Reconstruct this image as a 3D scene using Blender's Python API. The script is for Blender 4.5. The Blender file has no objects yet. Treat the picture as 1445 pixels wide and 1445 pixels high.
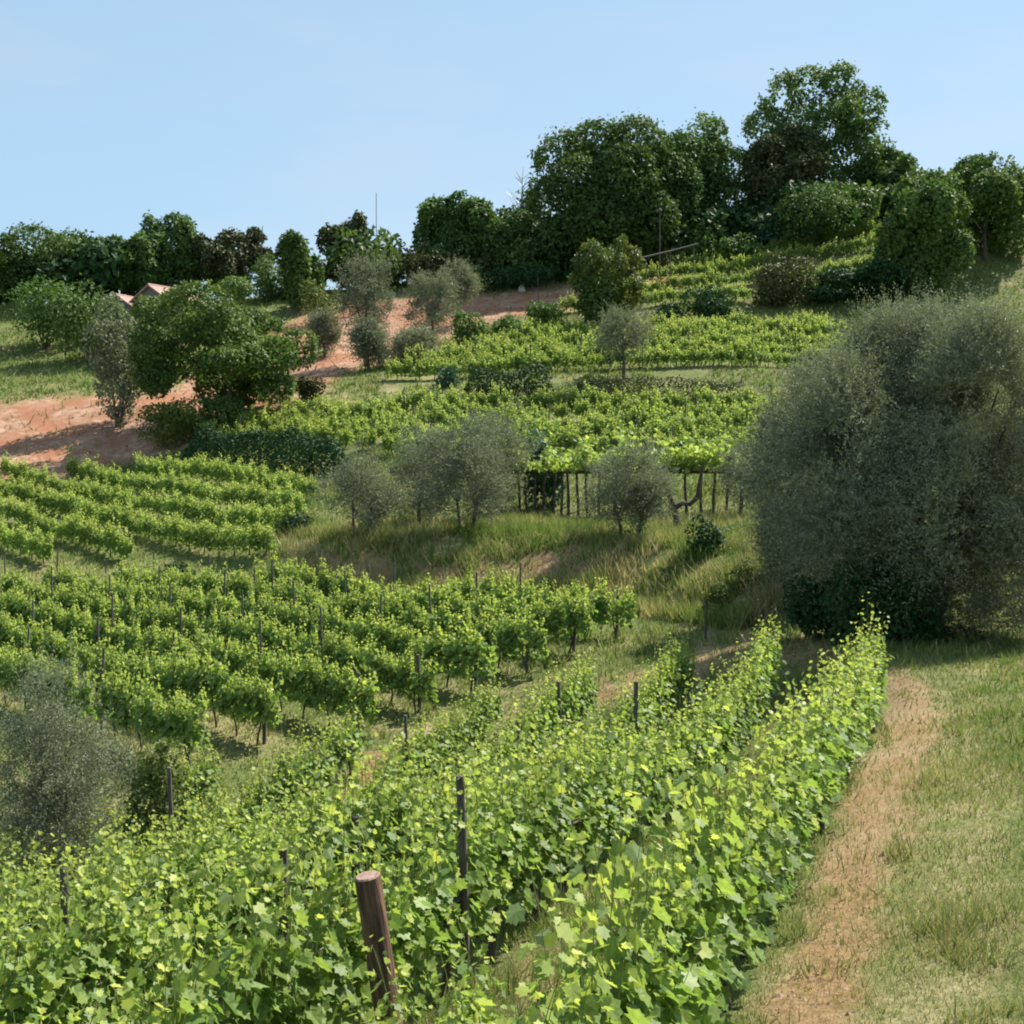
import bpy, math, random
import numpy as np

C = bpy.context.scene.collection
scene = bpy.context.scene
R = math.radians

# ------------------------------------------------------------------ camera, world, sun, exposure
F, HOR, CX, W0 = 1702.0, 640.0, 722.5, 1445.0      # focal length and horizon in photograph pixels
cam_d = bpy.data.cameras.new('camera')
cam_d.sensor_width = 36.0
cam_d.lens = 36.0 * F / W0
cam_d.shift_y = (HOR - W0 / 2) / W0
cam_d.clip_start, cam_d.clip_end = 0.1, 2000
cam = bpy.data.objects.new('camera', cam_d)
C.objects.link(cam)
cam.location = (0, 0, 0)
cam.rotation_euler = (R(90), 0, 0)
scene.camera = cam

SUN_DIR = np.array([0.66, 0.52, 1.05]); SUN_DIR /= np.linalg.norm(SUN_DIR)
SUN_EL = math.asin(SUN_DIR[2]); SUN_AZ = math.atan2(SUN_DIR[0], SUN_DIR[1])
world = bpy.data.worlds.new("World"); scene.world = world
world.use_nodes = True
wn = world.node_tree.nodes; wl = world.node_tree.links
bg = wn['Background']
sky = wn.new('ShaderNodeTexSky'); sky.sky_type = 'NISHITA'; sky.sun_disc = False
sky.sun_elevation = SUN_EL; sky.sun_rotation = SUN_AZ
sky.air_density = 1.0; sky.dust_density = 0.5; sky.ozone_density = 4.0
hs = wn.new('ShaderNodeHueSaturation'); hs.inputs['Saturation'].default_value = .72
wl.new(sky.outputs[0], hs.inputs['Color']); cm = wn.new('ShaderNodeMix'); cm.data_type = 'RGBA'; cm.inputs[0].default_value = .68
tcw = wn.new('ShaderNodeTexCoord'); nz = wn.new('ShaderNodeTexNoise'); nz.inputs['Scale'].default_value = 2.2; nz.inputs['Detail'].default_value = 4
mpw = wn.new('ShaderNodeMapping'); mpw.inputs['Scale'].default_value = (1, 1, 4); wl.new(tcw.outputs['Generated'], mpw.inputs[0]); wl.new(mpw.outputs[0], nz.inputs['Vector'])
pale = wn.new('ShaderNodeMix'); pale.data_type = 'RGBA'; nr = wn.new('ShaderNodeMapRange'); nr.inputs[1].default_value = .45; nr.inputs[2].default_value = .75; wl.new(nz.outputs[0], nr.inputs[0]); wl.new(nr.outputs[0], pale.inputs[0])
pale.inputs[6].default_value = (2.45, 3.95, 5.2, 1); pale.inputs[7].default_value = (3.25, 4.2, 4.95, 1)
wl.new(hs.outputs[0], cm.inputs[6]); wl.new(pale.outputs[2], cm.inputs[7]); wl.new(cm.outputs[2], bg.inputs[0])
bg.inputs[1].default_value = 0.08
sun_d = bpy.data.lights.new('sun', 'SUN'); sun_d.energy = 5.0; sun_d.angle = R(0.5)
sun_d.color = (1.0, 0.95, 0.86)
sun = bpy.data.objects.new('sun', sun_d); C.objects.link(sun)
from mathutils import Vector
sun.rotation_euler = Vector(SUN_DIR.tolist()).to_track_quat('Z', 'Y').to_euler()
sun.location = (60, 20, 90)
vs = scene.view_settings
vs.view_transform = 'Standard'; vs.look = 'None'; vs.exposure = 1.12; vs.gamma = 1.0
scene.render.engine = 'CYCLES'
scene.cycles.max_bounces = 7
scene.cycles.transparent_max_bounces = 4
scene.cycles.pixel_filter_type = 'BLACKMAN_HARRIS'
scene.cycles.filter_width = 2.0

# ------------------------------------------------------------------ helpers
def tag(o, label=None, cat=None, group=None, kind=None):
    if label: o['label'] = label
    if cat: o['category'] = cat
    if group: o['group'] = group
    if kind: o['kind'] = kind
    return o

def empty(name, loc, label, cat, group=None):
    o = bpy.data.objects.new(name, None); C.objects.link(o)
    o.location = [float(v) for v in loc]; o.empty_display_size = 0.3
    return tag(o, label, cat, group)

def link_mesh(name, me, parent=None, loc=(0, 0, 0), rz=0.0, scale=1.0):
    o = bpy.data.objects.new(name, me); C.objects.link(o)
    o.location = [float(v) for v in loc]; o.rotation_euler = (0, 0, float(rz))
    o.scale = (scale, scale, scale) if not hasattr(scale, '__len__') else scale
    if parent: o.parent = parent
    return o

class MB:
    """collects blocks of vertices and polygons and writes them as one mesh"""
    def __init__(self):
        self.v = []; self.tip = []; self.loops = []; self.cnt = []; self.mi = []; self.n = 0; self.sm = []
    def add(self, v, f, mat=0, tip=0.0, smooth=False):
        v = np.asarray(v, float).reshape(-1, 3)
        self.v.append(v)
        self.tip.append(np.broadcast_to(np.asarray(tip, float), (len(v),)).copy())
        if isinstance(f, np.ndarray):
            self.loops.append((f + self.n).ravel()); self.cnt.append(np.full(len(f), f.shape[1])); k = len(f)
        else:
            k = len(f)
            for q in f:
                self.loops.append(np.asarray(q) + self.n); self.cnt.append(np.array([len(q)]))
        self.mi.append(np.full(k, mat)); self.sm.append(np.full(k, smooth))
        self.n += len(v)
    def mesh(self, name, mats):
        me = bpy.data.meshes.new(name)
        v = np.concatenate(self.v); lo = np.concatenate(self.loops).astype(np.int32); cn = np.concatenate(self.cnt).astype(np.int32)
        me.vertices.add(len(v)); me.vertices.foreach_set('co', v.astype(np.float32).ravel())
        me.loops.add(len(lo)); me.loops.foreach_set('vertex_index', lo)
        st = np.concatenate([[0], np.cumsum(cn)[:-1]]).astype(np.int32)
        me.polygons.add(len(cn)); me.polygons.foreach_set('loop_start', st); me.polygons.foreach_set('loop_total', cn)
        for m in (mats if isinstance(mats, (list, tuple)) else [mats]): me.materials.append(m)
        me.polygons.foreach_set('material_index', np.concatenate(self.mi).astype(np.int32))
        me.update(calc_edges=True)
        me.polygons.foreach_set('use_smooth', np.concatenate(self.sm).astype(bool))
        a = me.attributes.new('tip', 'FLOAT', 'POINT'); a.data.foreach_set('value', np.concatenate(self.tip).astype(np.float32))
        return me

def unit(a):
    return a / np.maximum(np.linalg.norm(a, axis=-1, keepdims=True), 1e-9)

def tube(mb, pts, rad, n=6, mat=0, tip=0.0, cap=True):
    pts = np.asarray(pts, float); rad = np.broadcast_to(np.asarray(rad, float), (len(pts),))
    t = unit(np.gradient(pts, axis=0))
    ref = np.array([0.31, 0.95, 0.05]) if abs(t[:, 2]).mean() > .6 else np.array([0.05, .1, 1.0])
    u = unit(np.cross(t, ref)); w = np.cross(t, u)
    a = np.linspace(0, 2 * math.pi, n, endpoint=False)
    ring = pts[:, None] + rad[:, None, None] * (np.cos(a)[None, :, None] * u[:, None] + np.sin(a)[None, :, None] * w[:, None])
    m = len(pts)
    i = np.arange(m - 1)[:, None] * n; j = np.arange(n)[None]; k = (j + 1) % n
    f = np.stack([i + j, i + k, i + n + k, i + n + j], -1).reshape(-1, 4)
    mb.add(ring.reshape(-1, 3), f, mat, tip, True)
    if cap:
        mb.add(ring[-1], [list(range(n))], mat, tip)
        mb.add(ring[0], [list(range(n))[::-1]], mat, tip)

def box(mb, c, s, mat=0, rz=0.0):
    x, y, z = [q / 2 for q in s]
    v = np.array([[sx * x, sy * y, sz * z] for sz in (-1, 1) for sy in (-1, 1) for sx in (-1, 1)])
    ca, sa = math.cos(rz), math.sin(rz)
    v = np.stack([v[:, 0] * ca - v[:, 1] * sa, v[:, 0] * sa + v[:, 1] * ca, v[:, 2]], -1) + np.asarray(c)
    mb.add(v, np.array([[0, 2, 3, 1], [4, 5, 7, 6], [0, 1, 5, 4], [2, 6, 7, 3], [0, 4, 6, 2], [1, 3, 7, 5]]), mat)

# leaf outlines: x along the leaf, y across, z the fold
def tmpl_vine():
    ang = [180, 150, 118, 92, 66, 44, 22, 0, -22, -44, -66, -92, -118, -150]
    rad = [.26, .50, .40, .56, .38, .58, .46, .66, .46, .58, .38, .56, .40, .50]
    p = [(.42 + r * math.cos(R(a)) * .95, r * math.sin(R(a)), 0.16 * abs(math.sin(R(a))) * r - .10 * max(0, math.cos(R(a))) * r) for a, r in zip(ang, rad)]
    v = np.array([(.42, 0, -.03)] + p); n = len(p)
    return v, np.array([[0, 1 + (i + 1) % n, 1 + i] for i in range(n)])
def tmpl_vine_low():
    v = np.array([(0, 0, 0), (.25, .48, .10), (.72, .40, .07), (1, 0, -.08), (.72, -.40, .07), (.25, -.48, .10)])
    return v, np.array([[0, 3, 2, 1], [0, 5, 4, 3]])
def tmpl_oval():
    v = np.array([(0, 0, 0), (.5, .5, .07), (1, 0, -.05), (.5, -.5, .07)])
    return v, np.array([[0, 3, 2, 1]])
VINE, VLOW, OVAL = tmpl_vine(), tmpl_vine_low(), tmpl_oval()

def leaves(mb, pos, axis, nor, length, width, tmpl, mat=0, tip=0.0):
    pos = np.asarray(pos); N = len(pos)
    if N == 0: return
    x = unit(axis); z = unit(nor - (nor * x).sum(-1, keepdims=True) * x); y = np.cross(z, x)
    v, f = tmpl
    L = np.broadcast_to(np.asarray(length, float), (N,)); Wd = np.broadcast_to(np.asarray(width, float), (N,))
    cz = np.random.default_rng(N).uniform(-.3, 2.6, N)[:, None, None] if tmpl is VINE else 1.0
    P = pos[:, None] + v[None, :, 0, None] * L[:, None, None] * x[:, None] + v[None, :, 1, None] * Wd[:, None, None] * y[:, None] + v[None, :, 2, None] * L[:, None, None] * z[:, None] * cz
    ff = (f[None] + (np.arange(N) * len(v))[:, None, None]).reshape(-1, f.shape[1])
    mb.add(P.reshape(-1, 3), ff, mat, np.repeat(np.broadcast_to(np.asarray(tip, float), (N,)), len(v)))

_h = np.random.default_rng(99).random((32, 32, 32))
def noise3(p):
    p = np.asarray(p, float); i = np.floor(p).astype(int); f = p - i; f = f * f * (3 - 2 * f)
    out = 0
    for dx in (0, 1):
        for dy in (0, 1):
            for dz in (0, 1):
                w = (f[..., 0] if dx else 1 - f[..., 0]) * (f[..., 1] if dy else 1 - f[..., 1]) * (f[..., 2] if dz else 1 - f[..., 2])
                out = out + w * _h[(i[..., 0] + dx) % 32, (i[..., 1] + dy) % 32, (i[..., 2] + dz) % 32]
    return out
def noise2(x, y, s, o=0.0):
    return noise3(np.stack([np.asarray(x) / s, np.asarray(y) / s, np.full(np.shape(x), 3.3 + o)], -1))
def sstep(a, b, x):
    t = np.clip((x - a) / (b - a), 0, 1); return t * t * (3 - 2 * t)

# ------------------------------------------------------------------ the lie of the land
COLS = [165, 300, 450, 600, 750, 900, 1050, 1280]
KNOT = np.array([  # (distance, photograph row) of each break in the slope, along eight bearings
 [(27,1100),(27,1085),(28,1070),(29,1045),(31,995),(31,960),(29,935),(24,950)],   # 0 headland
 [(54,825),(52,825),(49,830),(47,838),(45,845),(42,865),(36,880),(30,900)],       # 1 back of the middle block
 [(56,805),(55,800),(51.5,768),(49.8,762),(49,756),(45.5,778),(41,788),(35,830)],     # 2 top of the olive bank
 [(66,735),(64,735),(60,735),(59,738),(58,738),(57,735),(55,730),(50,740)],       # 3 back of the olive terrace
 [(82,662),(80,645),(72,668),(68,665),(66,665),(66,665),(65,670),(62,680)],       # 4
 [(84,650),(82,622),(80,630),(72,650),(70,650),(70,650),(69,655),(66,665)],       # 5 front of the upper block
 [(92,590),(88,600),(87,590),(90,575),(90,578),(90,575),(90,575),(88,585)],       # 6 its back
 [(95,570),(90,590),(90,565),(92,552),(92,545),(92,545),(92,548),(90,555)],       # 7 bank
 [(98,560),(95,570),(95,545),(96,540),(96,527),(96,527),(96,525),(94,535)],       # 8 front of the hillside block
 [(105,540),(104,540),(104,520),(106,505),(112,480),(114,472),(116,468),(116,455)],
 [(115,500),(115,500),(114,490),(120,470),(120,450),(122,440),(122,430),(122,415)],
 [(125,470),(125,465),(126,455),(130,435),(130,420),(134,396),(136,366),(138,316)],
 [(140,430),(140,425),(142,410),(142,395),(142,385),(145,368),(148,340),(152,296)],
], float)
SC = (np.array(COLS) - CX) / F
KY = KNOT[..., 0]; KZ = (HOR - KNOT[..., 1]) * KY / F
# over the crest the land levels and falls away
KY = np.vstack([KY, KY[-1] + 25, KY[-1] + 120, KY[-1] + 400]); KZ = np.vstack([KZ, KZ[-1] + .5, KZ[-1] - 12, KZ[-1] - 40])

def knots(s):
    s = np.clip(s, SC[0], SC[-1])
    return (np.stack([np.interp(s, SC, KY[k]) for k in range(len(KY))]), np.stack([np.interp(s, SC, KZ[k]) for k in range(len(KZ))]))
def _profile(s, Y):
    ky, kz = knots(s)
    z = kz[0].copy()
    for k in range(len(ky) - 1):
        t = np.clip((Y - ky[k]) / (ky[k + 1] - ky[k]), 0, 1)
        z = z + t * (kz[k + 1] - kz[k])
    return z
def ground(X, Y):
    X = np.asarray(X, float); Y = np.asarray(Y, float)
    s = X / np.maximum(Y, 4.0)
    z = 0
    for d, w in ((-1.0, .2), (-.5, .2), (0, .2), (.5, .2), (1.0, .2)):
        z = z + w * _profile(s, Y + d * np.clip(.011 * Y, .2, 1.4))
    pl = -2.97 + .18 * X - .13 * Y - .015 * np.minimum(X + 2, 0) ** 2
    pl = np.maximum(pl, -16)
    k0 = np.interp(np.clip(s, SC[0], SC[-1]), SC, KY[0])
    w = sstep(k0 - 6, k0, Y)
    z = pl * (1 - w) + z * w
    u = X - .373 * Y
    z = z - np.interp(u, [-22, -16, -11, -6.35, -4, -1.75, 2], [.3, .6, 1.15, .85, .55, .22, 0]) * np.exp(-((Y - 19.5) / 5.2) ** 2) * (1 - sstep(k0 - 3.5, k0 + .5, Y))
    z = z + 1.35 * sstep(2.3, .6, Y) * sstep(6, 2, np.abs(X))
    amp = np.clip(Y * .004, .05, .5)
    z = z + amp * (noise2(X, Y, 2.4) - .5) + 1.5 * amp * (noise2(X, Y, 9.0, 7) - .5)
    return z
def gz(x, y): return float(ground(np.array([x]), np.array([y]))[0])
def at(px, Y):
    x = (px - CX) / F * Y
    return np.array([x, Y, gz(x, Y)])
def knotY(px, k):
    return float(np.interp(np.clip((px - CX) / F, SC[0], SC[-1]), SC, KY[k]))

def inpoly(px, py, poly):
    p = np.array(poly, float); x0, y0 = p[:, 0], p[:, 1]; x1, y1 = np.roll(x0, -1), np.roll(y0, -1)
    ins = np.zeros(px.shape, bool); d = np.full(px.shape, 1e9)
    for a, b, c, e in zip(x0, y0, x1, y1):
        cr = ((b > py) != (e > py)) & (px < (c - a) * (py - b) / (e - b + 1e-9) + a); ins ^= cr
        t = np.clip(((px - a) * (c - a) + (py - b) * (e - b)) / ((c - a) ** 2 + (e - b) ** 2 + 1e-9), 0, 1)
        d = np.minimum(d, np.hypot(px - a - t * (c - a), py - b - t * (e - b)))
    return np.where(ins, d, -d)
SOIL = [  # bare red earth
 [(-200,740),(-200,590),(60,565),(165,556),(250,545),(330,500),(420,450),(480,425),(560,415),(640,408),(700,412),(760,408),(810,400),(900,388),(960,380),(960,398),(905,408),(820,432),(760,445),(700,455),(640,475),(560,505),(500,525),(430,560),(400,575),(350,600),(250,640),(165,660),(60,690)],
 [(985,950),(1000,925),(1060,900),(1200,890),(1215,905),(1180,935),(1100,945),(1040,965)],
 [(840,985),(850,965),(900,950),(910,975),(870,990)],
 [(690,1012),(700,992),(760,985),(760,1005)],
 [(500,1098),(515,1072),(565,1055),(570,1080)],
 [(440,800),(460,785),(540,790),(640,795),(720,800),(720,822),(560,822),(450,815)],
 [(720,800),(760,775),(820,770),(830,800),(780,820),(730,822)],
  [(480,1112),(510,1068),(600,1040),(700,1002),(850,965),(1000,935),(1003,952),(880,985),(720,1022),(600,1066),(520,1122)],
 [(1105,1010),(1250,960),(1300,960),(1300,985),(1240,990)],
 [(1060,1520),(1100,1390),(1150,1290),(1180,1180),(1215,1095),(1255,1030),(1262,985),(1325,980),(1325,1050),(1290,1120),(1265,1200),(1240,1300),(1220,1400),(1200,1520)],
 [(730,1440),(745,1370),(800,1330),(830,1350),(820,1445)],
]
DRY = [  # straw-coloured ground
 [(1040,1500),(1080,1400),(1150,1250),(1200,1150),(1245,1000),(1340,980),(1420,1100),(1440,1300),(1400,1500)],
 [(160,1080),(180,950),(330,970),(420,1050),(390,1075),(300,1060),(230,1080)],
 [(420,790),(520,745),(760,745),(860,740),(850,800),(720,810),(560,800)],
 [(960,930),(1000,850),(1040,800),(1110,820),(1090,880),(1000,930)],
 [(440,470),(460,430),(640,415),(640,450),(500,500)],
 [(440,560),(500,540),(640,540),(640,555),(480,575)],
]
def region(X, Y, Z, polys, soft):
    px = CX + F * X / np.maximum(Y, .5); py = HOR - F * Z / np.maximum(Y, .5)
    m = np.zeros(np.shape(X))
    j = 26 * (noise2(px, py, 30.0, 1) - .5) + 16 * (noise2(px, py, 9.0, 2) - .5)
    for p in polys:
        m = np.maximum(m, (1.0 if p is SOIL[0] else .52) * sstep(-soft, soft, inpoly(px, py, p) + j * (.5 if p is SOIL[0] else 1.9)))
    return np.where(Y > 2, m, 0)

# ------------------------------------------------------------------ materials
def new_mat(name):
    m = bpy.data.materials.new(name); m.use_nodes = True
    n = m.node_tree.nodes; n.clear()
    return m, n, m.node_tree.links
def mixc(n, l, fac, a, b, mode='MIX'):
    x = n.new('ShaderNodeMix'); x.data_type = 'RGBA'; x.blend_type = mode
    for s, v in ((x.inputs[0], fac), (x.inputs[6], a), (x.inputs[7], b)):
        if hasattr(v, 'type') and hasattr(v, 'node'): l.new(v, s)
        else: s.default_value = v if not isinstance(v, tuple) else (*v, 1)
    return x.outputs[2]
def ntex(n, l, scale, detail=3, rough=.6, lo=.35, hi=.65):
    tc = n.new('ShaderNodeTexCoord'); t = n.new('ShaderNodeTexNoise'); t.inputs['Scale'].default_value = scale
    t.inputs['Detail'].default_value = detail; t.inputs['Roughness'].default_value = rough
    l.new(tc.outputs['Object'], t.inputs['Vector'])
    r = n.new('ShaderNodeMapRange'); r.inputs[1].default_value = lo; r.inputs[2].default_value = hi; l.new(t.outputs[0], r.inputs[0])
    return r.outputs[0], t.outputs[0]

def leaf_mat(name, dark, light, tip=None, trans=.38, rough=.5, back=None, tl=1.6, spec=.35, nscale=.8):
    m, n, l = new_mat(name)
    out = n.new('ShaderNodeOutputMaterial'); geo = n.new('ShaderNodeNewGeometry'); inf = n.new('ShaderNodeObjectInfo')
    cl, _ = ntex(n, l, nscale, 2)
    a = n.new('ShaderNodeMath'); a.operation = 'MULTIPLY_ADD'; l.new(geo.outputs['Random Per Island'], a.inputs[0]); a.inputs[1].default_value = .6
    b = n.new('ShaderNodeMath'); b.operation = 'MULTIPLY'; l.new(cl, b.inputs[0]); b.inputs[1].default_value = .4; l.new(b.outputs[0], a.inputs[2])
    col = mixc(n, l, a.outputs[0], dark, light)
    hv = n.new('ShaderNodeHueSaturation')
    q = n.new('ShaderNodeMapRange'); q.inputs[3].default_value = .85; q.inputs[4].default_value = 1.15; l.new(inf.outputs['Random'], q.inputs[0]); l.new(q.outputs[0], hv.inputs['Value'])
    l.new(col, hv.inputs['Color']); col = hv.outputs[0]
    if nscale == .8:
        mo, _ = ntex(n, l, 38, 3); mr = n.new('ShaderNodeMapRange'); mr.inputs[3].default_value = .72; mr.inputs[4].default_value = 1.15; l.new(mo, mr.inputs[0])
        col = mixc(n, l, 1.0, col, mr.outputs[0], 'MULTIPLY')
    if tip:
        at_ = n.new('ShaderNodeAttribute'); at_.attribute_name = 'tip'; col = mixc(n, l, at_.outputs['Fac'], col, tip)
    front = col
    if back:
        front = mixc(n, l, geo.outputs['Backfacing'], col, back)
    p = n.new('ShaderNodeBsdfPrincipled'); l.new(front, p.inputs['Base Color']); p.inputs['Roughness'].default_value = rough
    p.inputs['Specular IOR Level'].default_value = spec
    t = n.new('ShaderNodeBsdfTranslucent')
    tc = mixc(n, l, 1.0, col, (tl, tl * 1.03, tl * .7), 'MULTIPLY'); l.new(tc, t.inputs['Color'])
    mx = n.new('ShaderNodeMixShader'); mx.inputs[0].default_value = trans
    l.new(p.outputs[0], mx.inputs[1]); l.new(t.outputs[0], mx.inputs[2]); l.new(mx.outputs[0], out.inputs[0])
    return m

def plain_mat(name, c1, c2, scale=6, rough=.85, bump=.4, stretch=None, bd=.03):
    m, n, l = new_mat(name)
    out = n.new('ShaderNodeOutputMaterial'); p = n.new('ShaderNodeBsdfPrincipled'); p.inputs['Roughness'].default_value = rough
    tc = n.new('ShaderNodeTexCoord'); mp = n.new('ShaderNodeMapping'); l.new(tc.outputs['Object'], mp.inputs[0])
    if stretch: mp.inputs['Scale'].default_value = stretch
    t = n.new('ShaderNodeTexNoise'); t.inputs['Scale'].default_value = scale; t.inputs['Detail'].default_value = 6; l.new(mp.outputs[0], t.inputs['Vector'])
    r = n.new('ShaderNodeMapRange'); r.inputs[1].default_value = .33; r.inputs[2].default_value = .67; l.new(t.outputs[0], r.inputs[0])
    l.new(mixc(n, l, r.outputs[0], c1, c2), p.inputs['Base Color'])
    bm = n.new('ShaderNodeBump'); bm.inputs['Strength'].default_value = bump; bm.inputs['Distance'].default_value = bd
    l.new(t.outputs[0], bm.inputs['Height']); l.new(bm.outputs[0], p.inputs['Normal']); l.new(p.outputs[0], out.inputs[0])
    return m

M = {}
M['vine'] = leaf_mat('vine_leaf', (.075, .145, .032), (.215, .285, .060), (.43, .45, .10), .36, .5, (.19, .25, .10), 2.1, .24)
M['vine_far'] = leaf_mat('vine_leaf_upper', (.105, .185, .042), (.27, .34, .080), (.46, .48, .12), .40, .6, None, 1.9, .25)
M['shoot'] = plain_mat('vine_shoot', (.12, .17, .04), (.20, .19, .06), 20, .6, .1)
M['bark'] = plain_mat('bark', (.045, .034, .026), (.13, .105, .08), 9, .9, .7, (1, 1, .25))
M['vinebark'] = plain_mat('vine_bark', (.03, .023, .018), (.10, .075, .055), 30, .9, .7, (1, 1, .2))
M['post'] = plain_mat('post_wood', (.035, .016, .010), (.20, .105, .062), 30, .85, 1.0, (1, 1, .10), .03)
M['postend'] = plain_mat('post_end_grain', (.17, .10, .075), (.30, .20, .16), 30, .85, .3)
M['stake'] = plain_mat('grey_stake_wood', (.04, .033, .028), (.12, .105, .09), 20, .85, .5, (1, 1, .15))
M['metal'] = plain_mat('galvanised_metal', (.25, .26, .27), (.4, .41, .42), 12, .45, .1)
M['oak'] = leaf_mat('oak_leaf', (.042, .084, .019), (.13, .195, .044), None, .28, .6, None, 1.3, .25, .25)
M['olivebrown'] = leaf_mat('holm_oak_leaf', (.036, .050, .016), (.115, .125, .040), None, .15, .6, None, 1.2, .25, .3)
M['midgreen'] = leaf_mat('bush_leaf', (.040, .088, .020), (.105, .175, .036), None, .28, .6, None, 1.4, .25, .35)
M['lime'] = leaf_mat('lime_leaf', (.050, .085, .020), (.17, .20, .045), None, .30, .55, None, 1.5, .25, .4)
M['broadleaf'] = leaf_mat('broad_leaf', (.040, .085, .020), (.135, .19, .042), None, .30, .55, None, 1.5, .25, .4)
M['olive'] = leaf_mat('olive_leaf', (.072, .092, .042), (.21, .235, .135), None, .24, .6, (.29, .30, .22), 1.3, .18, .7)
M['bluegreen'] = leaf_mat('fig_leaf', (.03, .085, .045), (.075, .16, .085), None, .25, .5, None, 1.3, .35, .5)
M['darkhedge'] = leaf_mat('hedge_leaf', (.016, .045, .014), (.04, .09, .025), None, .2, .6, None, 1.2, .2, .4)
M['grass'] = leaf_mat('grass_blade', (.075, .12, .025), (.20, .25, .07), None, .35, .6, None, 1.4, .2, .5)
M['straw'] = leaf_mat('straw_blade', (.24, .20, .085), (.50, .42, .235), None, .3, .7, None, 1.2, .2, .5)

# ground
m, n, l = new_mat('hill_ground')
out = n.new('ShaderNodeOutputMaterial'); p = n.new('ShaderNodeBsdfPrincipled'); p.inputs['Roughness'].default_value = .95; p.inputs['Specular IOR Level'].default_value = .15
f1, r1 = ntex(n, l, 1.7, 6, .65, .38, .62); f2, r2 = ntex(n, l, 11, 6, .7, .35, .65); f3, _ = ntex(n, l, .35, 4, .6, .4, .6)
grass = mixc(n, l, f2, (.055, .085, .022), (.15, .17, .05)); grass = mixc(n, l, f3, grass, mixc(n, l, f1, (.10, .11, .035), (.22, .19, .085)))
dry = mixc(n, l, f2, (.28, .22, .11), (.52, .42, .26)); dry = mixc(n, l, f1, dry, (.19, .19, .07))
soil = mixc(n, l, f2, (.21, .083, .044), (.38, .178, .100)); soil = mixc(n, l, f3, soil, mixc(n, l, f1, (.26, .13, .078), (.45, .29, .20)))
for nm in ('dry', 'soil'):
    a = n.new('ShaderNodeAttribute'); a.attribute_name = nm
    if nm == 'dry': c = mixc(n, l, a.outputs['Fac'], grass, dry)
    else: c = mixc(n, l, a.outputs['Fac'], c, soil)
l.new(c, p.inputs['Base Color'])
bm = n.new('ShaderNodeBump'); bm.inputs['Strength'].default_value = .8; bm.inputs['Distance'].default_value = .09; l.new(r2, bm.inputs['Height'])
l.new(bm.outputs[0], p.inputs['Normal']); l.new(p.outputs[0], out.inputs[0]); M['ground'] = m

# ------------------------------------------------------------------ ground sheet
ys = [-12.0]
while ys[-1] < 620: ys.append(ys[-1] + (1.0 if ys[-1] < 1 else .22 if ys[-1] < 30 else .4 if ys[-1] < 160 else 8))
xs = [0.0]
while xs[-1] < 420: xs.append(xs[-1] + (.25 if xs[-1] < 14 else .5 if xs[-1] < 75 else 8))
xs = np.array([-q for q in xs[:0:-1]] + xs); ys = np.array(ys)
GX, GY = np.meshgrid(xs, ys); GZ = ground(GX, GY)
nx, ny = len(xs), len(ys)
i = np.arange(ny - 1)[:, None] * nx + np.arange(nx - 1)[None]
mb = MB(); mb.add(np.stack([GX, GY, GZ], -1).reshape(-1, 3), np.stack([i, i + 1, i + nx + 1, i + nx], -1).reshape(-1, 4), 0, 0, True)
me = mb.mesh('ground', M['ground'])
SO = region(GX, GY, GZ, SOIL, 13); DR = region(GX, GY, GZ, DRY, 14)
for nm, v in (('soil', SO), ('dry', DR)):
    a = me.attributes.new(nm, 'FLOAT', 'POINT'); a.data.foreach_set('value', v.astype(np.float32).ravel())
tag(link_mesh('ground', me), kind='structure')

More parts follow.
